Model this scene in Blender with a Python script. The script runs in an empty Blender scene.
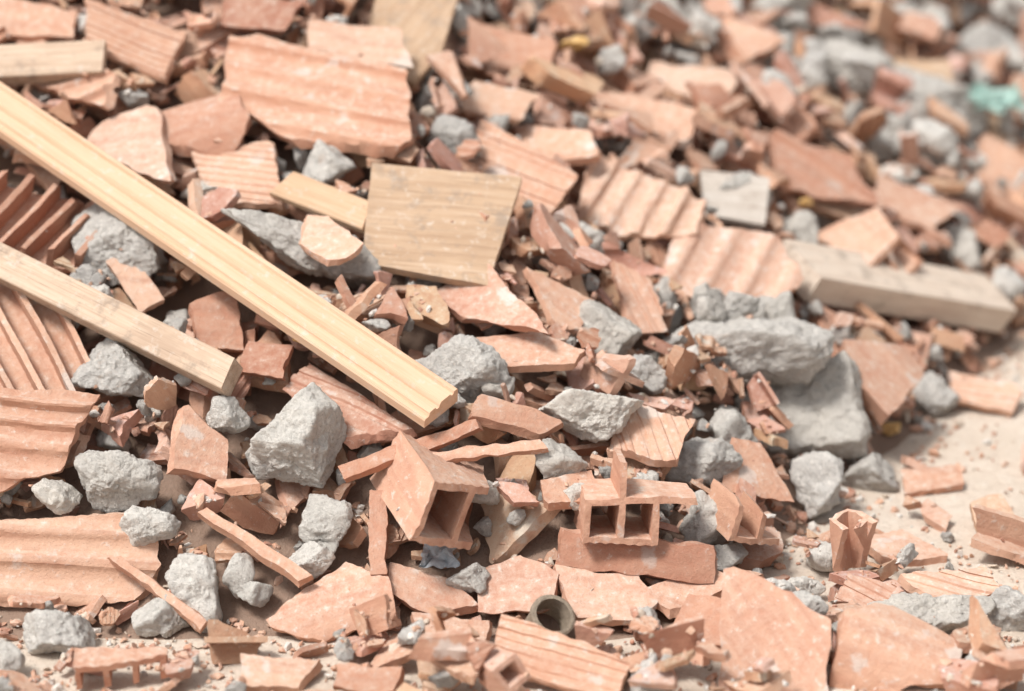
import bpy, bmesh, math, random, time
import numpy as np
from mathutils import Vector, Matrix, noise
random.seed(7); rng=np.random.default_rng(11)
scene=bpy.context.scene
CAM=np.array([0,-3.3,1.55]); TGT=np.array([0,0,.25])
f=(TGT-CAM)/np.linalg.norm(TGT-CAM)
def nz(v): v=np.array(v,float); return v/np.linalg.norm(v)
# ---------- shape of the heap (world metres)
def smin(a,b,k):
    h=np.clip(.5+.5*(b-a)/k,0,1); return b*(1-h)+a*h-k*h*(1-h)
def core(x,y):
    s1=.6*(y+.42); d2=-(x-.42)*.862+(y+.15)*.507
    h=smin(s1,.55*d2,.08); h=smin(h,.95+0*h,.2)
    h=-smin(-h,0*h,.03)
    return h-.008
def S(x,y):
    c=core(x,y); return np.maximum(c,0)+.065*np.clip(c/.1,0,1)+.008
# ---------- slab-like pieces: kind, normal, groove angle, tone, "centre xyz mm / outline mm in the piece's own plane"
SL=(0,-.5,.86)
PLATES=[
('rib',(.1,-.75,.65),-3,'n','-625,-249,193/-128,89,131,84,126,19,3,-28,-15,-72,-115,-89'),
('rib',(.05,-.8,.6),-3,'n','-585,-339,75/-155,48,95,62,131,23,80,-60,-148,-73'),
('web',(.1,-.6,.8),-60,'n','-672,-90,291/-113,116,-32,95,47,15,95,-54,90,-77,-89,-88'),
('web',(.1,-.5,.85),62,'r','-694,100,413/-118,85,33,58,104,15,78,-84,-97,-70'),
('flat',(-.2,-.4,.9),0,'p','-589,243,491/38,85,86,-116,-71,-12,-55,47'),
('rib',SL,-14,'n','-308,312,537/-142,155,157,51,150,-112,-30,-83,-140,-3'),
('curve',(-.2,-.4,.86),10,'r','-472,287,518/-95,57,24,96,74,-30,62,-77,-68,-42'),
('comb',SL,-10,'n','-411,192,451/-80,51,48,72,71,-61,-41,-61'),
('comb',(-.15,-.55,.8),-32,'n','19,315,414/-71,122,85,-18,68,-126,-86,28'),
('rib',(.1,-.4,.86),70,'p','208,367,338/-78,134,103,35,90,-48,-6,-70,-109,-47'),
('rib',(.2,-.5,.86),65,'p','347,294,263/-81,73,77,91,119,-13,16,-84,-128,-63'),
('flat',(-.3,-.5,.8),0,'p','-45,-17,323/-82,28,6,74,104,-78,-31,-21'),
('flat',(0,-.35,.95),0,'n','24,-82,278/-92,22,2,44,80,1,58,-29,-48,-37'),
('flat',(.4,-.5,.8),-30,'n','77,27,304/-59,57,45,25,25,-40,-11,-41'),
('comb',(.3,-.6,.8),-65,'n','195,119,276/-45,72,16,43,45,-48,-16,-65'),
('comb',(-.1,-.5,.86),-32,'p','-246,-174,230/-53,87,112,-53,15,-66,-77,35'),
('flat',(.3,-.7,.7),0,'n','-429,-241,192/-31,66,36,17,35,-46,-39,-36'),
('curve',(-.1,-.6,.8),20,'p','-236,-408,41/2,68,69,32,81,-28,-6,-56,-97,-34,-50,20'),
('flat',(.1,-.5,.86),-25,'n','-116,-384,47/-47,41,32,21,73,-21,-7,-36,-51,-4'),
('flat',(-.1,-.5,.86),0,'p','8,-377,53/-54,21,3,50,58,14,46,-42,-53,-42'),
('flat',(.1,-.4,.9),-10,'p','138,-391,41/-80,47,36,39,65,-2,33,-42,-54,-42'),
('comb',(-.1,-.6,.8),-20,'n','62,-560,37/-78,74,89,-7,78,-59,-91,-7'),
('flat',(0,-.4,.9),-5,'n','-83,-450,22/-56,29,56,16,49,-26,-49,-18'),
('thick',(.5,-.4,.8),-50,'n','579,184,135/-84,32,50,76,87,35,-1,-90,-48,-49'),
('thick',(-.2,-.7,.7),-60,'n','344,-531,56/-66,104,17,60,69,10,59,-89,-81,-81'),
('curve',(.1,-.6,.8),-20,'n','497,-539,46/-78,44,10,65,91,12,71,-52,-93,-66'),
('flat',(0,-.15,.98),0,'n','552,-186,16/-68,21,16,39,75,-19,-23,-41'),
('flat',(.1,-.3,.95),0,'n','638,39,19/-49,13,47,32,50,-8,-47,-37'),
('flat',(.3,-.6,.7),-60,'n','348,-117,114/-26,57,9,39,67,-49,-51,-46'),
('comb',(0,-.45,.86),-75,'n','197,-167,184/-31,59,59,22,38,-50,-66,-29'),
('flat',(.2,-.6,.8),0,'r','-424,-49,307/-42,31,22,56,42,-43,-22,-43'),
('flat',(-.5,-.4,.8),30,'r','253,-466,46/-17,53,53,11,28,-51,-65,-12'),
('flat',(0,-.85,.5),-6,'r','168,-346,77/-108,37,108,12,105,-38,-105,-11'),
('stick',(0,-.6,.8),20,'r','-138,-266,205/-97,-28,91,46,97,30,-89,-48'),
('stick',(0,-.6,.8),-38,'n','-474,-402,55/-72,52,-59,53,69,-46,60,-58'),
('stick',(0,-.6,.8),-33,'n','-349,-358,102/-81,49,-68,56,81,-46,66,-58'),
('stick',(0,-.7,.7),-88,'r','-182,-341,112/-15,61,7,61,15,-60,-7,-60'),
('stick',(0,-.6,.8),5,'n','-45,-272,200/-95,-5,83,19,94,3,-81,-17'),
('flat',(0,-.5,.8),0,'n','-764,467,625/-74,63,68,18,66,-43,-61,-37'),
('comb',(.2,-.5,.8),-15,'n','-601,428,603/-79,68,82,34,59,-67,-61,-33'),
('flat',(0,-.5,.8),0,'r','-405,479,634/-55,47,66,24,46,-42,-58,-29'),
('flat',(0,-.6,.8),-10,'n','-256,446,594/-98,43,78,26,99,-50,-79,-18'),
('flat',(-.2,-.5,.8),0,'p','75,448,423/-80,55,52,20,67,-36,-39,-38'),
('flat',(0,-.5,.8),-15,'n','226,658,411/-92,68,94,11,74,-61,-77,-16'),
('rib',(.3,-.5,.8),-30,'r','532,700,298/-88,71,60,41,108,-48,-79,-63'),
('flat',(-.2,-.5,.8),0,'r','3,666,520/-59,73,79,10,53,-64,-75,-17'),
('flat',(.2,-.5,.8),0,'n','-23,488,482/-46,39,71,28,37,-37,-61,-29'),
('comb',(0,-.3,.9),-15,'p','776,356,27/-50,57,67,11,36,-48,-53,-19'),
('flat',(.2,-.4,.8),0,'n','703,751,222/-51,61,103,19,28,-59,-78,-20'),
('flat',(.2,-.5,.8),0,'n','938,1054,182/-37,103,83,24,27,-96,-73,-28'),
('flat',(0,-.5,.8),-10,'p','313,823,426/-69,49,89,20,54,-51,-74,-18'),
('flat',(.2,-.6,.8),0,'r','2,-210,228/-48,30,73,1,37,-25,-62,-6'),
('curve',(.1,-.3,.9),0,'n','-299,-559,18/-48,31,69,24,28,-28,-49,-27'),
('flat',(0,-.3,.9),0,'r','-188,-576,19/-40,24,44,17,39,-24,-44,-17'),
('flat',(0,-.4,.9),-20,'n','235,-368,43/-61,-6,23,47,68,3,-29,-43'),
('comb',(0,-.3,.9),-20,'p','609,-327,28/-74,15,46,35,67,-13,-39,-36'),
('flat',(.3,-.5,.8),-20,'n','78,-283,150/-42,6,32,37,45,-10,-35,-33'),
('rib',(-.2,-.5,.8),15,'n','-695,361,563/-91,112,90,-20,81,-91,-85,3'),
('wood',(.05,-.55,.8),-4,'w','-113,98,408/-98,107,128,88,78,-112,-107,-77'),
('wood',SL,60,'w','-165,531,581/-56,106,76,94,52,-33,10,-105,-82,-56'),
('wood',(0,-.4,.86),-4,'g','367,493,319/-54,66,61,46,45,-67,-52,-43'),
('wood',(0,-.5,.8),-10,'w','787,1211,320/-64,60,61,49,60,-45,-56,-63'),
('flat',(-.1,-.4,.86),0,'p','-276,15,415/-72,54,10,41,69,-27,22,-57,-31,-10'),
('flat',(.2,-.6,.8),0,'n','-546,5,347/-48,29,-6,47,44,-25,9,-50'),
('flat',(-.2,-.6,.8),0,'r','-352,-118,276/-30,35,38,17,29,-35,-37,-17'),
('comb',(.1,-.5,.8),-30,'p','480,-375,37/-20,27,48,16,16,-29,-44,-14'),
]
# ---------- concrete chunks: x,y,z, half width, half height, turn (mm, degrees)
CHUNKS='''-575,69,377,74,81,0/-295,66,372,136,41,-28/-276,217,459,43,41,0/-94,347,463,41,44,0/-303,-237,192,73,75,10/-76,-130,255,65,51,-20
147,22,258,47,53,20/346,110,188,140,52,6/390,255,206,41,38,0/299,206,236,37,34,0/465,115,102,114,86,-10/-551,-265,163,62,50,20
-567,-113,265,63,45,-20/-421,-384,47,49,49,-20/-375,-366,60,27,27,0/-256,-317,108,44,41,20/-604,-467,21,50,33,0/110,-157,209,76,37,15
-401,-193,214,31,29,0/273,-241,82,42,42,-20/453,-54,34,53,56,-30/547,45,23,44,36,-20/674,-398,23,35,38,0/529,-402,23,108,35,10
327,-57,124,38,41,0/-53,-366,60,33,22,0/277,-134,126,55,32,0/684,336,31,46,36,0/800,758,130,39,46,0/-655,-536,21,21,26,0
-495,-316,111,38,27,10/-466,-416,21,40,30,0/-621,-289,136,36,27,0/-17,-141,238,28,20,0/66,-246,169,39,25,-30/482,530,240,43,37,0
418,393,230,32,29,0/635,1180,350,86,53,-10/801,1179,271,115,77,0/271,1038,482,59,44,0/488,1282,445,97,50,0/1003,1537,275,82,70,0
799,1516,364,81,45,0/121,247,328,53,22,-10/186,-41,220,38,29,0/-44,-283,140,25,19,0/-354,-381,45,27,22,0/87,-282,132,25,22,0
656,962,276,55,37,0/938,1046,153,49,38,0/396,-326,20,33,22,0/-150,536,539,39,29,0/364,540,298,67,43,0/-268,-351,75,35,22,0/-463,176,432,36,18,0
344,150,262,30,28,20/405,170,235,26,34,-30/300,120,260,22,20,0/376,-470,70,34,20,0'''.replace('\n','/')
CHUNKS=[[int(a) for a in c.split(',')] for c in CHUNKS.split('/')]
# ---------- materials
def newmat(name):
    m=bpy.data.materials.new(name); m.use_nodes=True; nt=m.node_tree; b=nt.nodes['Principled BSDF']
    b.inputs['Specular IOR Level'].default_value=.2
    return m,nt,b
def N(nt,t,**k):
    n=nt.nodes.new(t)
    for a,v in k.items(): setattr(n,a,v)
    return n
def coords(nt,scale=(1,1,1)):
    tc=N(nt,'ShaderNodeTexCoord'); oi=N(nt,'ShaderNodeObjectInfo')
    ad=N(nt,'ShaderNodeVectorMath',operation='MULTIPLY_ADD')
    cb=N(nt,'ShaderNodeCombineXYZ')
    for i in range(3): nt.links.new(oi.outputs['Random'],cb.inputs[i])
    ad.inputs[1].default_value=(37,53,71); nt.links.new(cb.outputs[0],ad.inputs[0]); nt.links.new(tc.outputs['Object'],ad.inputs[2])
    mp=N(nt,'ShaderNodeMapping'); mp.inputs['Scale'].default_value=scale; nt.links.new(ad.outputs[0],mp.inputs[0])
    return ad.outputs[0],mp.outputs[0],oi
def noi(nt,vec,scale,detail=4,rough=.6):
    n=N(nt,'ShaderNodeTexNoise'); n.inputs['Scale'].default_value=scale; n.inputs['Detail'].default_value=detail; n.inputs['Roughness'].default_value=rough
    nt.links.new(vec,n.inputs['Vector']); return n.outputs[0]
def ramp(nt,fac,stops,interp='LINEAR'):
    r=N(nt,'ShaderNodeValToRGB'); r.color_ramp.interpolation=interp
    el=r.color_ramp.elements
    while len(el)<len(stops): el.new(.5)
    for e,(p,c) in zip(el,stops):
        e.position=p; e.color=(c,c,c,1) if isinstance(c,(int,float)) else (*c[:3],1)
    nt.links.new(fac,r.inputs[0]); return r.outputs[0]
def mix(nt,fac,a,b,mode='MIX'):
    m=N(nt,'ShaderNodeMix',data_type='RGBA',blend_type=mode)
    if isinstance(fac,float): m.inputs[0].default_value=fac
    else: nt.links.new(fac,m.inputs[0])
    for s,v in ((6,a),(7,b)):
        if isinstance(v,tuple): m.inputs[s].default_value=(*v,1)
        else: nt.links.new(v,m.inputs[s])
    return m.outputs[2]
def math_(nt,op,a,b):
    m=N(nt,'ShaderNodeMath',operation=op)
    for i,v in enumerate((a,b)):
        if isinstance(v,(int,float)): m.inputs[i].default_value=v
        else: nt.links.new(v,m.inputs[i])
    return m.outputs[0]
def bump(nt,b,h,dist,strength=1.0,prev=None):
    n=N(nt,'ShaderNodeBump'); n.inputs['Distance'].default_value=dist; n.inputs['Strength'].default_value=strength
    nt.links.new(h,n.inputs['Height'])
    if prev: nt.links.new(prev,n.inputs['Normal'])
    nt.links.new(n.outputs[0],b.inputs['Normal']); return n.outputs[0]
CLAY=[(0,(.56,.29,.185)),(.15,(.60,.365,.255)),(.28,(.49,.235,.15)),(.4,(.58,.325,.22)),(.52,(.37,.165,.11)),(.6,(.63,.42,.31)),(.72,(.53,.27,.175)),(.84,(.59,.34,.24)),(.93,(.44,.205,.135)),(1,(.60,.355,.255))]
def clay(name):
    m,nt,b=newmat(name); v,vs,oi=coords(nt,(6,60,60))
    base=ramp(nt,oi.outputs['Random'],CLAY)
    n1=noi(nt,v,14,4,.6); n2=noi(nt,v,75,5,.72); n3=noi(nt,vs,1,2,.6); n4=noi(nt,v,420,2,.7)
    c=mix(nt,ramp(nt,n1,[(.35,0.0),(.75,.6)]),base,(.63,.415,.30))
    c=mix(nt,ramp(nt,n3,[(.42,0.0),(.75,.55)]),c,(.39,.175,.115))
    g=N(nt,'ShaderNodeNewGeometry'); sp=N(nt,'ShaderNodeSeparateXYZ'); nt.links.new(g.outputs['Normal'],sp.inputs[0])
    upf=ramp(nt,sp.outputs['Z'],[(.35,0.0),(.98,1.0)])
    d=math_(nt,'MULTIPLY',upf,ramp(nt,n2,[(.40,0.08),(.65,.65)]))
    c=mix(nt,d,c,(.65,.535,.44))
    c=mix(nt,ramp(nt,n2,[(.59,0.0),(.70,.6)]),c,(.69,.635,.575))
    c=mix(nt,ramp(nt,n1,[(.62,0.0),(.67,.55)]),c,(.60,.57,.53))
    c=mix(nt,ramp(nt,n4,[(.25,.6),(.38,0.0)]),c,(.28,.13,.085))
    c=mix(nt,1.0,c,oi.outputs['Color'],'MULTIPLY')
    nt.links.new(c,b.inputs['Base Color']); b.inputs['Roughness'].default_value=.95
    p=bump(nt,b,n2,.004,.7); bump(nt,b,n4,.0008,.8,p)
    return m
def concrete(name):
    m,nt,b=newmat(name); v,vs,oi=coords(nt)
    base=ramp(nt,oi.outputs['Random'],[(0,(.64,.62,.585)),(.3,(.71,.685,.645)),(.6,(.57,.555,.535)),(.85,(.71,.67,.615)),(1,(.64,.625,.60))])
    n1=noi(nt,v,18,5,.65); n2=noi(nt,v,120,5,.78); n3=noi(nt,v,520,2,.7)
    vo=N(nt,'ShaderNodeTexVoronoi'); vo.inputs['Scale'].default_value=150; nt.links.new(v,vo.inputs['Vector'])
    c=mix(nt,ramp(nt,n1,[(.40,.0),(.70,.5)]),base,(.46,.445,.43))
    c=mix(nt,ramp(nt,n2,[(.5,0.0),(.62,.6)]),c,(.80,.77,.73))
    c=mix(nt,ramp(nt,n2,[(.32,.7),(.42,0.0)]),c,(.29,.275,.255))
    c=mix(nt,ramp(nt,vo.outputs['Distance'],[(.10,.5),(.2,0.0)]),c,(.38,.345,.32))
    c=mix(nt,ramp(nt,n1,[(.62,0.0),(.70,.4)]),c,(.65,.50,.40))
    c=mix(nt,1.0,c,oi.outputs['Color'],'MULTIPLY')
    nt.links.new(c,b.inputs['Base Color']); b.inputs['Roughness'].default_value=.97
    p=bump(nt,b,n2,.007,.95); bump(nt,b,n3,.0018,.8,p)
    return m
def wood(name,c1,c2,c3,gr=.25):
    m,nt,b=newmat(name); v,vs,oi=coords(nt,(5,90,90))
    n1=noi(nt,vs,1,5,.65); n2=noi(nt,v,12,4,.6)
    mp=N(nt,'ShaderNodeMapping'); mp.inputs['Scale'].default_value=(12,500,500); nt.links.new(v,mp.inputs[0]); n3=noi(nt,mp.outputs[0],1,2,.6)
    c=ramp(nt,n1,[(.3,c3),(.5,c1),(.7,c2)])
    c=mix(nt,ramp(nt,n2,[(.45,0.0),(.7,min(1,gr*2))]),c,c3)
    c=mix(nt,ramp(nt,n3,[(.3,gr*2),(.42,0.0)]),c,tuple(x*.6 for x in c3))
    n5=noi(nt,v,60,5,.7); c=mix(nt,ramp(nt,n5,[(.56,0.0),(.70,.6)]),c,(.62,.56,.50))
    if gr>.2:
        n6=noi(nt,v,25,5,.7); c=mix(nt,ramp(nt,n6,[(.53,0.0),(.66,.65)]),c,(.28,.22,.175))
    nt.links.new(c,b.inputs['Base Color']); b.inputs['Roughness'].default_value=.8
    p=bump(nt,b,n1,.002,.35); bump(nt,b,n3,.0008,.6,p); return m
M_CLAY=clay('terracotta'); M_CON=concrete('broken_concrete')
M_PINE=wood('pine_moulding',(.68,.46,.315),(.71,.50,.35),(.61,.39,.25),.08)
M_OFF=wood('offcut_pine',(.60,.41,.27),(.64,.46,.32),(.50,.32,.20),.2)
M_OLD=wood('weathered_wood',(.57,.43,.32),(.63,.51,.40),(.42,.30,.22),.32)
M_PALE=wood('pale_plank',(.66,.55,.45),(.72,.63,.54),(.54,.43,.35),.24)
M_PLY=wood('plywood',(.48,.335,.225),(.53,.39,.28),(.39,.26,.17),.3)
M_GREYW=wood('grey_board',(.50,.45,.40),(.56,.52,.47),(.40,.34,.29),.3)
def ground_mat(name,mound=False):
    m,nt,b=newmat(name); tc=N(nt,'ShaderNodeTexCoord'); v=tc.outputs['Object']
    n1=noi(nt,v,3,6,.6); n2=noi(nt,v,40,6,.7); n3=noi(nt,v,250,4,.7)
    c=ramp(nt,n1,[(.3,(.55,.46,.375)),(.5,(.64,.545,.455)),(.7,(.61,.53,.45))])
    c=mix(nt,ramp(nt,n2,[(.5,0.0),(.7,.6)]),c,(.70,.64,.56))
    c=mix(nt,ramp(nt,n2,[(.3,.6),(.45,0.0)]),c,(.46,.37,.30))
    c=mix(nt,ramp(nt,n3,[(.3,.6),(.42,0.0)]),c,(.36,.26,.20))
    if mound: c=mix(nt,.8,c,(.22,.13,.09))  # dark tint paints crevice shade into the colour of the fines
    nt.links.new(c,b.inputs['Base Color']); b.inputs['Roughness'].default_value=.97
    p=bump(nt,b,n2,.008,.8); bump(nt,b,n3,.002,.9,p); return m
M_GND=ground_mat('sandy_ground'); M_MOUND=ground_mat('rubble_fines_crevice_shade',True)
m,nt,b=newmat('crumbs'); g=N(nt,'ShaderNodeNewGeometry'); tc=N(nt,'ShaderNodeTexCoord')
c=ramp(nt,g.outputs['Random Per Island'],[(0,(.54,.29,.19)),(.2,(.60,.37,.27)),(.36,(.42,.2,.135)),(.5,(.59,.36,.25)),(.66,(.60,.575,.54)),(.77,(.67,.635,.59)),(.84,(.58,.49,.40)),(.94,(.50,.42,.34))],'CONSTANT')
n=noi(nt,tc.outputs['Object'],200,4,.7); c=mix(nt,ramp(nt,n,[(.4,0.0),(.7,.5)]),c,(.62,.53,.45)); nt.links.new(c,b.inputs['Base Color']); b.inputs['Roughness'].default_value=.97; bump(nt,b,n,.002,.8)
M_CRUMB=m
def simple(name,c1,c2,sc,rough=.8):
    m,nt,b=newmat(name); v,vs,oi=coords(nt); n=noi(nt,v,sc,5,.65); nt.links.new(ramp(nt,n,[(.35,c1),(.65,c2)]),b.inputs['Base Color']); b.inputs['Roughness'].default_value=rough; bump(nt,b,n,.003,.6); return m
M_FOAM=simple('yellow_foam',(.62,.36,.12),(.72,.50,.25),80); M_TEAL=simple('teal_plastic',(.20,.34,.30),(.38,.50,.45),40,.5); M_FILM=simple('blue_grey_film',(.28,.31,.34),(.50,.53,.55),60,.4)
# ---------- mesh generators
class Warp:
    def __init__(s,seed,k=.03,lam=(.010,.08),n=7):
        r=np.random.default_rng(seed); L=np.exp(r.uniform(np.log(lam[0]),np.log(lam[1]),n)); D=r.normal(size=(n,3)); D/=np.linalg.norm(D,axis=1)[:,None]
        s.K=D*(2*np.pi/L)[:,None]; A=r.normal(size=(n,3)); A/=np.linalg.norm(A,axis=1)[:,None]; s.A=A*(L*k)[:,None]; s.P=r.uniform(0,6.28,n)
    def __call__(s,p):
        q=np.sin(p@s.K.T+s.P); return (np.arcsin(q*.98)*.75)@s.A
    def inv(s,q):
        p=q.copy()
        for _ in range(8): p=q-s(p)
        return p
def getv(bm):
    a=np.empty(len(bm.verts)*3); me=bpy.data.meshes.new('t'); bm.to_mesh(me); me.vertices.foreach_get('co',a); bpy.data.meshes.remove(me); return a.reshape(-1,3)
def setv(bm,a):
    for v,c in zip(bm.verts,a.tolist()): v.co=c
def cut(bm,planes,warp):
    if warp: p=getv(bm); setv(bm,p+warp(p))
    for co,no in planes:
        r=bmesh.ops.bisect_plane(bm,geom=bm.verts[:]+bm.edges[:]+bm.faces[:],plane_co=co,plane_no=no,clear_outer=True,dist=1e-6)
        es=[e for e in r['geom_cut'] if isinstance(e,bmesh.types.BMEdge)]
        if es:
            try: bmesh.ops.triangle_fill(bm,edges=es,use_beauty=True,normal=no)
            except Exception: pass
    if warp:
        p=getv(bm); setv(bm,warp.inv(p))
def finish(bm,name,angle=32,jit=1,seed=0,bend=.012):
    if jit:
        p=getv(bm); w=Warp(seed+99,.018,(.006,.02),8); p=p+w(p)*jit
        if bend: p=p+Warp(seed+7,bend,(.09,.25),4)(p)
        setv(bm,p)
    bmesh.ops.recalc_face_normals(bm,faces=bm.faces[:])
    me=bpy.data.meshes.new(name); bm.to_mesh(me); bm.free()
    me.polygons.foreach_set('use_smooth',[True]*len(me.polygons)); me.set_sharp_from_angle(angle=math.radians(angle)); return me
def profile_plate(kind,x0,x1,y0,y1,t,seed,seg=.006):
    r=random.Random(seed); ys=[]; y=y0
    if kind=='comb':
        pitch=r.uniform(.012,.019); pat=[0,.5,.62,.9]
        while y<y1:
            dp=-r.uniform(.0012,.003)
            for a in pat: ys.append((y+a*pitch,dp if a>.6 else 0,0))
            y+=pitch*r.uniform(.85,1.15)
    elif kind=='rib':
        p0=r.uniform(.034,.055); h0=r.uniform(.007,.012)
        while y<y1:
            pitch=p0*r.uniform(.75,1.3); h=h0*r.uniform(.6,1.25)
            for a,z in ((0,0),(.2,-.05),(.4,.05),(.5,.4),(.58,.9),(.68,1.05),(.8,.95),(.9,.35)): ys.append((y+a*pitch,z*h,z*h*.8))
            y+=pitch
    else:
        while y<=y1+.006: ys.append((y,0,0)); y+=.006
    if kind=='curve':
        R=.10; top=[(y,b+math.sqrt(max(R*R-min(abs(y),.08)**2,1e-6))-R+.004) for y,b,_ in ys]; bot=[(y,z-t) for y,z in top]
    else:
        k=r.uniform(-.25,.25) if kind!='wood' else 0
        top=[(y,b+k*y*y) for y,b,_ in ys]; bot=[(y,c-t+k*y*y) for y,_,c in ys]
    P=top+bot[::-1]; n=max(2,int((x1-x0)/seg)); xs=np.linspace(x0,x1,n+1)
    bm=bmesh.new(); rows=[[bm.verts.new((x,y,z)) for y,z in P] for x in xs]; m=len(P)
    for a in range(n):
        for j in range(m): bm.faces.new((rows[a][j],rows[a][(j+1)%m],rows[a+1][(j+1)%m],rows[a+1][j]))
    k=len(top)
    for row in (rows[0],rows[-1]):
        for j in range(k-1): bm.faces.new((row[j],row[j+1],row[m-2-j],row[m-1-j]))
    return bm
def cellmesh(ys,zs,solid,L,seg=.008,groove=True):
    def ref(a):
        o=[];idx=[]
        for i in range(len(a)-1):
            k=max(1,round((a[i+1]-a[i])/.008))
            for q in range(k): o.append(a[i]+(a[i+1]-a[i])*q/k); idx.append(i)
        o.append(a[-1]); return o,idx
    Y,iy=ref(ys); Z,iz=ref(zs); n=max(2,int(L/seg)); V={}
    bm=bmesh.new(); ny,nzz=len(Y),len(Z)
    sol=lambda i,j: 0<=i<ny-1 and 0<=j<nzz-1 and solid(iy[i],iz[j])
    def vert(k,i,j):
        if (k,i,j) not in V:
            y,z=Y[i],Z[j]
            if groove:
                if j in (0,nzz-1) and i%2: z+=(.0018 if j==0 else -.0018)
                if i in (0,ny-1) and j%2: y+=(.0018 if i==0 else -.0018)
            V[k,i,j]=bm.verts.new((-L/2+L*k/n,y-(ys[0]+ys[-1])/2,z-(zs[0]+zs[-1])/2))
        return V[k,i,j]
    for i in range(ny-1):
        for j in range(nzz-1):
            if not sol(i,j): continue
            for k in (0,n): bm.faces.new([vert(k,i,j),vert(k,i+1,j),vert(k,i+1,j+1),vert(k,i,j+1)])
            for di,dj,e in ((-1,0,((i,j),(i,j+1))),(1,0,((i+1,j),(i+1,j+1))),(0,-1,((i,j),(i+1,j))),(0,1,((i,j+1),(i+1,j+1)))):
                if not sol(i+di,j+dj):
                    (a,b),(c,d)=e
                    for k in range(n): bm.faces.new([vert(k,a,b),vert(k,c,d),vert(k+1,c,d),vert(k+1,a,b)])
    return bm
def rand_planes(poly,rnd,bev=.4,chip=True):
    n=len(poly); A=sum(poly[i][0]*poly[(i+1)%n][1]-poly[(i+1)%n][0]*poly[i][1] for i in range(n))
    if A<0: poly=poly[::-1]
    out=[]
    for i in range(n):
        (x0,y0),(x1,y1)=poly[i],poly[(i+1)%n]; d=Vector((y1-y0,x0-x1,0)).normalized(); d.z=rnd.uniform(-bev,bev)
        out.append((Vector(((x0+x1)/2,(y0+y1)/2,0)),d.normalized()))
        if chip and rnd.random()<.5:
            d2=Vector((x1,y1,0)).normalized(); d2=Vector((d2.x+rnd.uniform(-.4,.4),d2.y+rnd.uniform(-.4,.4),rnd.uniform(-.5,.8))).normalized()
            out.append((Vector((x1,y1,0))*(1-rnd.uniform(.03,.14)),d2))
    return out
def plate_mesh(kind,poly,seed,t=None,name='fragment'):
    r=random.Random(seed); xs=[p[0] for p in poly]; ys=[p[1] for p in poly]; m=.02
    t=t or (r.uniform(.010,.015) if kind!='thick' else .030)
    if kind=='web':
        p=r.uniform(.034,.04); k=int((max(ys)-min(ys)+2*m)/p)+1; yy=[]
        for i in range(k+1): yy+= [i*p,i*p+.008]
        bm=cellmesh(yy,[0,.009,.04],lambda i,j: j==0 or i%2==0,max(xs)-min(xs)+2*m)
        bmesh.ops.translate(bm,verts=bm.verts[:],vec=((max(xs)+min(xs))/2,(max(ys)+min(ys))/2,-.005))
    else:
        bm=profile_plate({'stick':'flat','thick':'flat'}.get(kind,kind),min(xs)-m,max(xs)+m,min(ys)-m,max(ys)+m,t,seed)
    if kind=='wood': cut(bm,rand_planes(poly,r,.05,False),Warp(seed,.006)); return finish(bm,name,seed=seed,jit=.1,bend=.002)
    if kind=='stick': cut(bm,rand_planes(poly,r,.3,False),Warp(seed,.03)); return finish(bm,name,seed=seed)
    cut(bm,rand_planes(poly,r),Warp(seed,.042)); return finish(bm,name,seed=seed)
ICO={}
def ico(s):
    if s not in ICO:
        bm=bmesh.new(); bmesh.ops.create_icosphere(bm,subdivisions=s,radius=1); d=getv(bm); d/=np.linalg.norm(d,axis=1)[:,None]
        bm.verts.index_update(); ICO[s]=(d,[[v.index for v in f.verts] for f in bm.faces]); bm.free()
    return ICO[s]
def chunk_mesh(rx,ry,rz,seed,sub=5,name='chunk'):
    d,F=ico(sub); r=np.random.default_rng(seed); n=r.integers(9,15); Nn=r.normal(size=(n,3)); Nn/=np.linalg.norm(Nn,axis=1)[:,None]; D=r.uniform(.5,1,n)
    q=np.maximum(d@Nn.T/D,0); pw=60; rad=(q**pw).sum(1)**(-1/pw); rad=np.minimum(rad,1.3)
    P=d*rad[:,None]; P/=np.abs(P).max(0); P=P*np.array([rx,ry,rz]); sz=(rx+ry+rz)/3; o=Vector(r.uniform(-50,50,3))
    disp=np.array([noise.fractal(Vector(p)/sz*1.5+o,.7,2.2,5)*.13+noise.fractal(Vector(p)*90+o,.6,2.2,4)*min(.0022/sz,.055) for p in P.tolist()])
    P=P+d*(disp*sz)[:,None]
    me=bpy.data.meshes.new(name); me.from_pydata(P.tolist(),[],F); me.polygons.foreach_set('use_smooth',[True]*len(F))
    return me
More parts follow.
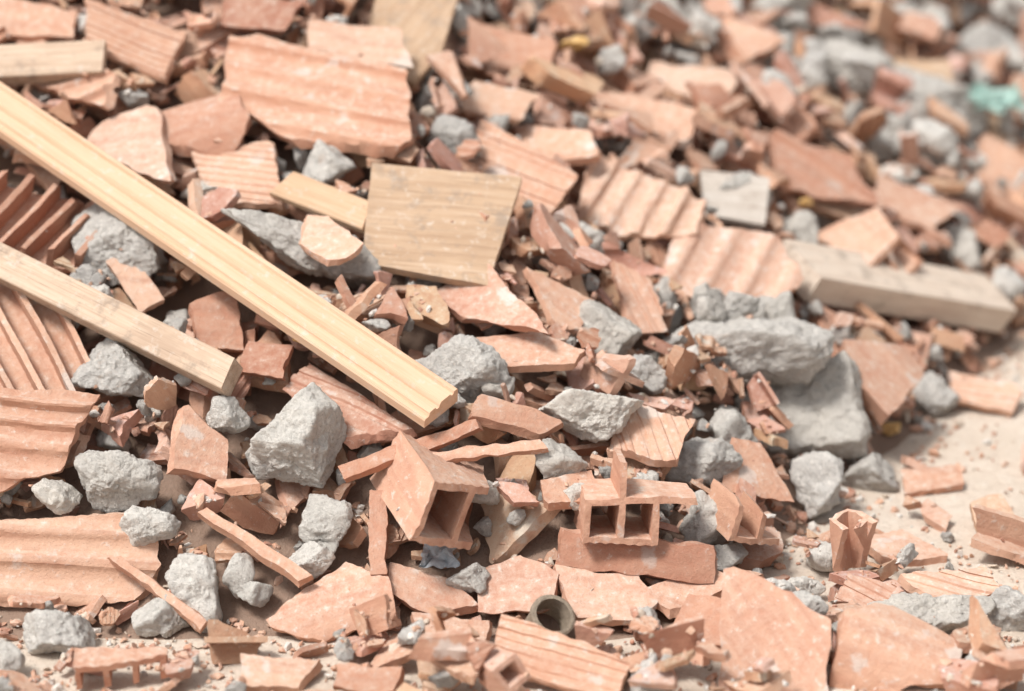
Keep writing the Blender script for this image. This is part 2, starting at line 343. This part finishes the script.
# ---------- height map used to settle pieces on each other
CS=.007; GX0,GY0=-1.35,-.75; NX,NY=int(3.1/CS),int(4.3/CS)
gx=GX0+(np.arange(NX)+.5)*CS; gy=GY0+(np.arange(NY)+.5)*CS; GXX,GYY=np.meshgrid(gx,gy,indexing='ij')
CORE=np.maximum(core(GXX,GYY),0); H=CORE.copy(); SS=S(GXX,GYY)
U=np.full((NX,NY),9.); HT=np.full((NX,NY),-1.)
def rast(V):
    ix=((V[:,0]-GX0)/CS).astype(int); iy=((V[:,1]-GY0)/CS).astype(int)
    a,b,c,d=ix.min(),ix.max(),iy.min(),iy.max()
    if a<1 or c<1 or b>=NX-1 or d>=NY-1: return None
    a-=1;c-=1;b+=1;d+=1
    w,h=b-a+1,d-c+1; k=(ix-a)*h+(iy-c); top=np.full(w*h,-9.); bot=np.full(w*h,9.)
    np.maximum.at(top,k,V[:,2]); np.minimum.at(bot,k,V[:,2]); top=top.reshape(w,h); bot=bot.reshape(w,h)
    e=top<-8
    t2=top.copy(); b2=bot.copy()
    for dx,dy in ((1,0),(-1,0),(0,1),(0,-1)):
        t2=np.maximum(t2,np.roll(top,(dx,dy),(0,1))); b2=np.minimum(b2,np.roll(bot,(dx,dy),(0,1)))
    nb=sum((np.roll(~e,s,(0,1))).astype(int) for s in((1,0),(-1,0),(0,1),(0,-1)))
    fill=e&(nb>=2); top[fill]=t2[fill]; bot[fill]=b2[fill]
    return (slice(a,b+1),slice(c,d+1)),top,bot,top>-8
def mverts(me):
    a=np.empty(len(me.vertices)*3,np.float32); me.vertices.foreach_get('co',a); return a.reshape(-1,3).astype(float)
def stamp(me,M):
    V=mverts(me); M=np.array(M); V=V@M[:3,:3].T+M[:3,3]
    V=V[(V[:,0]>GX0+2*CS)&(V[:,0]<GX0+3.0)&(V[:,1]<GY0+4.2)&(V[:,1]>GY0+2*CS)]
    if len(V)<3: return
    r=rast(V)
    if r is None: return
    s,t,b,ok=r; U[s][ok]=np.minimum(U[s][ok],b[ok]); HT[s][ok]=np.maximum(HT[s][ok],t[ok])
def add(name,me,mat,M=None,parent=None,col=(1,1,1,1),st=True):
    o=bpy.data.objects.new(name,me)
    if mat and not me.materials: me.materials.append(mat)
    if M is not None: o.matrix_world=M
    o.color=col; scene.collection.objects.link(o)
    if parent: o.parent=parent
    if st and M is not None: stamp(me,M)
    return o
def basis(ex,ey,ez,c): return Matrix(((ex[0],ey[0],ez[0],c[0]),(ex[1],ey[1],ez[1],c[1]),(ex[2],ey[2],ez[2],c[2]),(0,0,0,1)))
TONE={'n':(1,1,1,1),'r':(.84,.77,.75,1),'p':(1.05,1.09,1.12,1),'w':(1,1,1,1),'g':(1,1,1,1)}
for i,(k,n,g,t,dat) in enumerate(PLATES):
    a,b_=dat.split('/'); c=[int(q)/1000 for q in a.split(',')]; P=[int(q)/1000 for q in b_.split(',')]; P=list(zip(P[::2],P[1::2]))
    n=nz(n); e1=nz(np.array([1,0,0])-n[0]*n); e2=np.cross(n,e1); ga=math.radians(g); cg,sg=math.cos(ga),math.sin(ga)
    ex=e1*cg+e2*sg; ey=np.cross(n,ex); poly=[(x*cg+y*sg,-x*sg+y*cg) for x,y in P]
    nm={'wood':'plywood_board','web':'hollow_brick_fragment','rib':'ribbed_brick_fragment','stick':'brick_sliver'}.get(k,'brick_fragment')
    me=plate_mesh(k,poly,100+i,name=nm)
    add(nm,me,(M_PLY if t=='w' else M_GREYW) if k=='wood' else M_CLAY,basis(ex,ey,n,c),col=TONE[t])
rt=np.array([1.,0,0]); up=np.cross(rt,f)
for i,(x,y,z,a,b_,r) in enumerate(CHUNKS):
    a/=1000;b_/=1000; me=chunk_mesh(a*1.08,b_*1.1,(a+b_)/2*.8,640+i,6 if a>.06 else 5 if a>.028 else 4,'concrete_chunk')
    cc=random.uniform(.9,1.1)
    add('concrete_chunk',me,M_CON,Matrix.Translation((x/1000,y/1000,z/1000))@Matrix.Rotation(math.radians(-r),4,Vector(f.tolist()))@basis(rt,up,-f,(0,0,0)),col=(cc,cc*.985,cc*.96,1))
def beam(name,p0,p1,prof,mat,roll=0,seed=0,upv=SL,k=.004,ends=.15):
    p0=np.array(p0)/1000;p1=np.array(p1)/1000; L=np.linalg.norm(p1-p0); ex=(p1-p0)/L; upv=nz(upv); n=nz(upv-np.dot(upv,ex)*ex); ey=np.cross(n,ex)
    bm=bmesh.new(); ns=int((L+.04)/.008); m=len(prof); rows=[[bm.verts.new((-L/2-.02+(L+.04)*q/ns,y/1000,z/1000)) for y,z in prof] for q in range(ns+1)]
    for a in range(ns):
        for j in range(m): bm.faces.new((rows[a][j],rows[a][(j+1)%m],rows[a+1][(j+1)%m],rows[a+1][j]))
    r=random.Random(seed)
    cut(bm,[(Vector((L/2,0,0)),Vector((1,r.uniform(-ends,ends),r.uniform(-ends,ends))).normalized()),(Vector((-L/2,0,0)),Vector((-1,r.uniform(-ends,ends),0)).normalized())],Warp(seed,k))
    me=finish(bm,name,seed=seed,jit=0,angle=25)
    return add(name,me,mat,basis(ex,ey,n,(p0+p1)/2)@Matrix.Rotation(roll,4,'X'))
def rectp(w,h,b=1.5,n=4):
    P=[]
    for (x0,y0),(x1,y1) in (((-w/2+b,-h/2),(w/2-b,-h/2)),((w/2,-h/2+b),(w/2,h/2-b)),((w/2-b,h/2),(-w/2+b,h/2)),((-w/2,h/2-b),(-w/2,-h/2+b))):
        for q in range(n+1): P.append((x0+(x1-x0)*q/n,y0+(y1-y0)*q/n))
    return P
mould=[(-34,-14),(-34,0),(-32,3),(-26,3),(-24,6),(-24,8),(-22,10),(-12,10),(-10,5),(-5,5),(-3,10),(0,13),(18,13),(20,9),(24,9),(26,13),(32,13),(34,11),(34,-14),(16,-14),(0,-14),(-16,-14)]
beam('wooden_moulding_batten',(-873,290,591),(-97,-246,255),mould,M_PINE,-0.1,1,k=.002,ends=.05)
beam('wooden_batten',(-753,-8,389),(-391,-176,270),rectp(48,36),M_OLD,.3,2,k=.012)
beam('wooden_board',(-888,349,575),(-634,365,584),rectp(60,26),M_OLD,.2,3,k=.012)
beam('wooden_plank',(456,368,236),(838,652,72),rectp(105,50),M_PALE,.1,4,k=.006,upv=(0,-.3,.95))
beam('wood_offcut',(-344,157,448),(-214,111,410),rectp(48,14),M_OFF,.2,5,k=.02,ends=.6)
def hollow(name,c,axis,upv,ys,zs,solid,L,planes,seed,col=(1,1,1,1)):
    ex=nz(axis); upv=nz(upv); n=nz(upv-np.dot(upv,ex)*ex); ey=np.cross(n,ex)
    bm=cellmesh(ys,zs,solid,L); cut(bm,[(Vector(a),Vector(b).normalized()) for a,b in planes],Warp(seed,.03)); me=finish(bm,name,seed=seed)
    return add(name,me,M_CLAY,basis(ex,ey,n,np.array(c)/1000),col=col)
mm=lambda *a:[x/1000 for x in a]
hollow('hollow_brick',(-91,-307,150),(.30,-.80,-.10),(.45,.2,.9),mm(0,10,66,76,126,136),mm(0,10,74,84),lambda i,j: j in(0,2) or i in(0,2,4),.17,
  [((.06,0,0),(1,.3,.35)),((-.07,0,0),(-1,.2,.1)),((0,.052,.0),(.35,1,.2))],21)
hollow('hollow_brick',(172,-300,150),(.10,-.95,.12),(0.05,.1,1),mm(0,9,47,56,94,103,150,159),mm(0,9,56,65,116),
  lambda i,j: (j==0 and i<5) or (j==1 and i in(0,2,4)) or (j==2) or (j==3 and i in(2,)),.10,
  [((.045,0,0),(1,.1,.2)),((-.045,0,0),(-1,.1,.2)),((0,.07,.02),(0,1,.35)),((0,-.078,.0),(0,-1,.1))],22,(1.04,1.04,1.04,1))
hollow('hollow_brick_fragment',(-502,-555,27),(.1,-.85,-.1),(-.05,.2,1),mm(0,8,36,44,72,80,108,118),mm(0,26,35),lambda i,j: j==1 or i in(0,2,4,6),.05,
  [((.02,0,0),(1,.2,.1)),((-.02,0,0),(-1,.1,.2))],23)
hollow('hollow_brick_fragment',(-40,180,395),(.6,-.7,-.2),(.2,-.2,.9),mm(0,9,48,57,96,105),mm(0,9,50,59),lambda i,j: j in(0,2) or i in(0,2,4),.13,
  [((.05,0,0),(1,.3,.35)),((-.05,0,0),(-1,.2,.1)),((0,.03,.01),(.3,1,.5))],24)
hollow('hollow_brick_fragment',(610,560,200),(.5,-.8,-.1),(-.3,-.1,.9),mm(0,10,60,70,120,130),mm(0,10,60,70),lambda i,j: j in(0,2) or i in(0,2,4),.16,
  [((.06,0,0),(1,.3,.35)),((-.07,0,0),(-1,.2,.1)),((0,.05,.02),(.3,1,.5))],25)
hollow('hollow_brick_fragment',(330,-250,95),(.3,-.9,.1),(.3,.1,.9),mm(0,9,45,54,90),mm(0,9,48,57),lambda i,j: j==0 or i in(0,2),.09,
  [((.035,0,0),(1,.3,.25)),((-.04,0,0),(-1,.2,.1)),((0,0,.02),(.2,.3,1))],26)
bm=bmesh.new(); R1,R2=.028,.024; rows=[]
for q in range(48):
    a=q/48*2*math.pi; rows.append([bm.verts.new((R*math.cos(a),R*math.sin(a),z)) for R,z in((R1,-.03),(R1,.004),(R1+.003,.006),(R1+.003,.012),(R1,.014),(R2,.014),(R2,-.03))])
for q in range(48):
    for j in range(7): bm.faces.new((rows[q][j],rows[(q+1)%48][j],rows[(q+1)%48][(j+1)%7],rows[q][(j+1)%7]))
me=finish(bm,'pipe',jit=0); add('pipe_ring',me,M_CON,Matrix.Translation((.051,-.445,.034))@Matrix.Rotation(.6,4,'X')@Matrix.Rotation(.3,4,'Y'),col=(.62,.52,.42,1))
for i,(c,s) in enumerate((((.105,.70,.525),.028),((.60,.23,.02),.022),((.44,.24,.175),.016),((-.30,-.10,.30),.014),((.50,.62,.27),.016))):
    add('insulation_foam_scrap',chunk_mesh(s,s*.8,s*.5,900+i,4,'foam'),M_FOAM,Matrix.Translation(c)@Matrix.Rotation(i,4,'Z'))
def film(name,c,w,h,mat,seed):
    bm=bmesh.new(); bmesh.ops.create_grid(bm,x_segments=36,y_segments=30,size=.5)
    for v in bm.verts:
        p=Vector((v.co.x*w,v.co.y*h,0)); q=noise.noise_vector(p*45+Vector((seed,0,0))); q2=noise.noise_vector(p*120); v.co=p+Vector((q.x*.35*w,q.y*.35*h,abs(q.z)*.03))+q2*.004
    me=bpy.data.meshes.new(name); bm.to_mesh(me); bm.free(); me.polygons.foreach_set('use_smooth',[True]*len(me.polygons))
    o=add(name,me,mat,Matrix.Translation(c)@Matrix.Rotation(.5,4,'X'))
film('plastic_scrap',(.93,1.18,.29),.10,.06,M_TEAL,3); film('plastic_film_scrap',(-.10,-.345,.075),.05,.04,M_FILM,8)
# ---------- scatter prototypes
PROTO=[]
def rpoly(r,L,W):
    n=r.choice([3,4,4,5,5,6]); a0=r.uniform(0,6.28); return [(L/2*r.uniform(.7,1.15)*math.cos(a0+6.283*(i+r.uniform(-.28,.28))/n),W/2*r.uniform(.7,1.15)*math.sin(a0+6.283*(i+r.uniform(-.28,.28))/n)) for i in range(n)]
R=random.Random(3)
for i in range(45):
    k=['flat','comb','rib','flat','thick','curve','flat','flat','thick'][i%9]; L=R.uniform(.07,.15); W=R.uniform(.045,.085)
    PROTO.append(('s',plate_mesh(k,rpoly(R,L,W),1000+i,t=R.uniform(.018,.028) if k=='thick' else None),M_CLAY))
for i in range(8):
    L=R.uniform(.07,.11); w=R.uniform(.012,.02); PROTO.append(('s',plate_mesh('stick',[(-L/2,-w/2),(L/2,-w/2*.5),(L/2*.9,w/2),(-L/2,w/2)],1100+i),M_CLAY))
sh=[(mm(0,9,45),mm(0,9,40),lambda i,j:i==0 or j==0),(mm(0,30,39,70),mm(0,9,40),lambda i,j:j==0 or i==1),(mm(0,9,42,51),mm(0,9,38),lambda i,j:j==0 or i in(0,2)),
    (mm(0,9,42,51,84,93),mm(0,9,42,51),lambda i,j:j in(0,2) or i in(0,2,4)),(mm(0,30,39,70),mm(0,30,39,66),lambda i,j:j==1 or i==1),(mm(0,9,42,51),mm(0,9,40,49),lambda i,j:j in(0,2) or i in(0,2))]
for i in range(18):
    y,z,s=sh[i%6]; L=R.uniform(.06,.1); bm=cellmesh(y,z,s,L+.03,groove=i%2==0)
    pl=[(Vector((L/2,0,0)),Vector((1,R.uniform(-.5,.5),R.uniform(-.5,.5))).normalized()),(Vector((-L/2,0,0)),Vector((-1,R.uniform(-.5,.5),R.uniform(-.5,.5))).normalized()),
        (Vector((0,R.uniform(-.01,.02),R.uniform(.0,.02))),Vector((R.uniform(-.6,.6),R.choice([-1,1]),R.uniform(.2,1))).normalized())]
    cut(bm,pl,Warp(1200+i,.034)); PROTO.append(('w',finish(bm,'fragment',seed=i),M_CLAY))
for i in range(18):
    a=R.uniform(.022,.042); PROTO.append(('c',chunk_mesh(a,a*R.uniform(.6,.9),a*R.uniform(.5,.8),1300+i,4),M_CON))
PV=[mverts(p[1]) for p in PROTO]
for p in PROTO: p[1].materials.append(p[2])
PL_=[i for i,p in enumerate(PROTO) if p[0]=='s']; PW=[i for i,p in enumerate(PROTO) if p[0]=='w']; PC=[i for i,p in enumerate(PROTO) if p[0]=='c']
root=bpy.data.objects.new('brick_rubble_heap',None); scene.collection.objects.link(root)
def rot(axis,a): return np.array(Matrix.Rotation(a,3,Vector(axis)))
def dens(x,y):
    c=core(x,y)
    if c>0.012: return 1
    if y<-.2:
        if -.22<x<.62 and y>-.62: return .5
        if x<=-.22: return .12
    return .02
def inview(x,y,m):
    z=float(S(x,y)); d=y+3.3
    if z>1.55-.237*d+.16: return False
    if z<1.55-math.tan(math.radians(29.65))*d-.10: return False
    return abs(x)<.2118*math.hypot(d,1)*1.03+m
def scatter(n,smin_,smax_,wc,ww,phase,env,tilt,tmul=6,bare=False):
    pts=0; tries=0
    while pts<n and tries<n*tmul:
        tries+=1
        x=rng.uniform(-1.25,1.65); y=rng.uniform(-.66,3.3)
        if bare:
            ix=int((x-GX0)/CS); iy=int((y-GY0)/CS)
            if H[ix,iy]-CORE[ix,iy]>.02 or CORE[ix,iy]<=0: continue
        if not inview(x,y,.10) or rng.random()>dens(x,y): continue
        if y>1.0 and rng.random()<.5: continue
        wc_=.45 if (y>.85 and x>.3) else wc
        q=rng.random(); pi=int(rng.choice(PC if q<wc_ else PW if q<wc_+ww else PL_)); kind=PROTO[pi][0]
        s=rng.uniform(smin_,smax_)
        if y>.5: s*=1.0+.3*min(1,(y-.5)/.7)
        if kind=='c' and y>.85: s*=1.25
        e_=env*(1.3 if y>.6 else 1)
        gxn=(float(core(x+.03,y))-float(core(x-.03,y)))/.06; gyn=(float(core(x,y+.03))-float(core(x,y-.03)))/.06
        nn=nz((-gxn,-gyn,1)); z0=Vector((0,0,1)).rotation_difference(Vector(nn.tolist())).to_matrix()
        if kind=='c': Rm=np.array(z0)@rot((rng.normal(),rng.normal(),rng.normal()+.01),rng.uniform(0,3.1))
        else:
            ta=rng.normal()*tilt; aa=rng.uniform(0,6.28)
            Rm=np.array(z0)@rot((math.cos(aa),math.sin(aa),0),ta)@rot((0,0,1),rng.uniform(0,6.28))
            if kind=='w' and rng.random()<.5: Rm=Rm@rot((1,0,0),rng.uniform(0,6.28))
        V=(PV[pi]*s)@Rm.T; V[:,0]+=x; V[:,1]+=y
        r=rast(V)
        if r is None: continue
        sl,t,b_,ok=r
        hm=H[sl][ok]; df=hm-b_[ok]
        if phase>=2:
            hh=HT[sl][ok]>0
            if hh.mean()>(.2 if phase==2 else .4): continue
            dz=np.percentile(df[~hh],90)-.003
        else: dz=np.percentile(df,90)-.003
        nt_=t[ok]+dz
        if phase>=2 and hh.any() and (nt_[hh]>HT[sl][ok][hh]+.012).mean()>.5: continue
        if phase==1 and (nt_>U[sl][ok]-.001).mean()>.03: continue
        if (nt_-SS[sl][ok]).max()>e_: continue
        H[sl][ok]=np.maximum(hm,nt_)
        o=bpy.data.objects.new('piece',PROTO[pi][1]); Mx=Matrix.Identity(4)
        for a in range(3):
            for b2 in range(3): Mx[a][b2]=Rm[a,b2]*s
        Mx[0][3]=x; Mx[1][3]=y; Mx[2][3]=dz; o.matrix_world=Mx; o.parent=root
        cc=rng.uniform(.86,1.08); o.color=(cc,cc*.985,cc*.965,1) if kind=='c' else (cc,cc*rng.uniform(.96,1.06),cc*rng.uniform(.94,1.08),1); scene.collection.objects.link(o)
        pts+=1
    return pts
c1=scatter(1200,.7,1.25,.13,.22,1,.05,.5,10)
c2=scatter(1200,.3,.65,.22,.15,1,.035,.7,10)
c6=scatter(600,.3,.6,.2,.15,1,.06,.6,60,True)
okh=HT>0; H=np.where(okh,np.maximum(H,HT),H)
c3=scatter(1100,.7,1.3,.13,.32,2,.095,.65,14)
c5=scatter(500,.4,.8,.18,.25,3,.08,.6,80,True)
c4=scatter(1300,.32,.65,.18,.22,3,.07,.75,7)
# ---------- crumbs (one merged mesh)
def blur(A,k):
    for ax in (0,1):
        c=np.cumsum(np.pad(A,[(k+1,k) if i==ax else (0,0) for i in (0,1)],mode='edge'),axis=ax)
        A=(np.take(c,range(2*k+1,c.shape[ax]),ax)-np.take(c,range(0,c.shape[ax]-2*k-1),ax))/(2*k+1)
    return A
HB=blur(H,6); HM=H.copy()
for s in ((1,0),(-1,0),(0,1),(0,-1)): HM=np.minimum(HM,np.roll(H,s,(0,1)))
d1,F1=ico(1); F1=np.array(F1)
VV=[];FF=[];off=0;k=0;tr=0
while k<12000 and tr<260000:
    tr+=1; x=rng.uniform(-1.2,1.6); y=rng.uniform(-.68,3)
    if not inview(x,y,.08): continue
    c=float(core(x,y)); p=1. if c>0 else (.8 if y<-.38 else .4)
    if y>1 : p*=.3
    if c<=-.0075 and x>.3 and y>-.15:
        dd=-(x-.42)*.862+(y+.15)*.507; p=max(.07,.6*math.exp(dd/.06)) if dd<0 else .6
    if rng.random()>p: continue
    ix=int((x-GX0)/CS); iy=int((y-GY0)/CS); h=HM[ix,iy]
    isb=c>0 and h-CORE[ix,iy]<.012
    if c>0 and not isb and h>HB[ix,iy]+.002 and rng.random()>.02: continue
    if HT[ix,iy]>0 and rng.random()>.02: continue
    s=min(float(np.exp(rng.normal(math.log(.0055 if isb else .0033),.5))),.013)
    P=d1*(1+rng.normal(size=(len(d1),1))*.2); P=P*np.array([1,rng.uniform(.5,1),rng.uniform(.25,.7)])*s
    P=P@rot((rng.normal()*.6,rng.normal()*.6,1),rng.uniform(0,3.1)).T
    P+=np.array([x,y,h+s*.2]); VV.append(P); FF.append(F1+off); off+=len(P); k+=1
VV=np.concatenate(VV); FF=np.concatenate(FF)
me=bpy.data.meshes.new('crumbs'); me.vertices.add(len(VV)); me.vertices.foreach_set('co',VV.ravel()); me.loops.add(FF.size); me.loops.foreach_set('vertex_index',FF.ravel())
me.polygons.add(len(FF)); me.polygons.foreach_set('loop_start',np.arange(0,FF.size,3)); me.update(calc_edges=True); me.polygons.foreach_set('use_smooth',[False]*len(FF))
add('gravel_and_brick_crumbs',me,M_CRUMB)
# ---------- mound + ground
def gridmesh(name,X,Y,Z,mat):
    nx=X.shape[1]; me=bpy.data.meshes.new(name); I=np.arange(X.size).reshape(X.shape)
    me.from_pydata(np.stack([X,Y,Z],-1).reshape(-1,3).tolist(),[],np.stack([I[:-1,:-1],I[:-1,1:],I[1:,1:],I[1:,:-1]],-1).reshape(-1,4).tolist())
    me.polygons.foreach_set('use_smooth',[True]*len(me.polygons)); add(name,me,mat)
X,Y=np.meshgrid(np.arange(-3,4.01,.02),np.arange(-.8,6.5,.02)); Z=core(X,Y)
Z=Z+(np.clip(np.array([noise.fractal(Vector((a*14,b*14,0)),.7,2,4) for a,b in zip(X.ravel(),Y.ravel())]),-1.5,1).reshape(X.shape)*.006-.006)*(Z>0)
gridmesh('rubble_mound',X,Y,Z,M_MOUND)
X,Y=np.meshgrid(np.concatenate([[-300,-50,-10],np.arange(-3,3.01,.04),[10,50,300]]),np.concatenate([[-300,-50,-10,-4],np.arange(-1.2,3,.04),[10,50,300]]))
Z=np.array([noise.fractal(Vector((a*3,b*3,4)),.8,2,4) if abs(a)<3 and -1.2<b<3 else 0 for a,b in zip(X.ravel(),Y.ravel())]).reshape(X.shape)*.002-.002
gridmesh('ground',X,Y,Z,M_GND)
# ---------- light, world, camera
EL,AZ=math.radians(60),math.radians(-125)
w=bpy.data.worlds.new('World'); scene.world=w; w.use_nodes=True; nt=w.node_tree
sky=nt.nodes.new('ShaderNodeTexSky'); sky.sky_type='NISHITA'; sky.sun_disc=False; sky.sun_elevation=EL; sky.sun_rotation=AZ; sky.dust_density=4; sky.air_density=1
hs=nt.nodes.new('ShaderNodeHueSaturation'); hs.inputs['Saturation'].default_value=.15; nt.links.new(sky.outputs[0],hs.inputs['Color'])
nt.links.new(hs.outputs[0],nt.nodes['Background'].inputs[0]); nt.nodes['Background'].inputs[1].default_value=.15
L=bpy.data.lights.new('sun','SUN'); L.energy=3.4; L.angle=math.radians(13); L.color=(1,.955,.90); lo=bpy.data.objects.new('sun',L); scene.collection.objects.link(lo)
d=Vector((math.sin(AZ)*math.cos(EL),math.cos(AZ)*math.cos(EL),math.sin(EL))); lo.rotation_euler=d.to_track_quat('Z','Y').to_euler()
cam=bpy.data.cameras.new('camera'); cam.lens=85; cam.clip_end=2000; co=bpy.data.objects.new('camera',cam); co.location=CAM.tolist()
co.rotation_euler=Vector((-f).tolist()).to_track_quat('Z','Y').to_euler(); scene.collection.objects.link(co); scene.camera=co
cam.dof.use_dof=True; cam.dof.focus_distance=3.32; cam.dof.aperture_fstop=1.5
scene.view_settings.view_transform='Standard'; scene.view_settings.look='None'
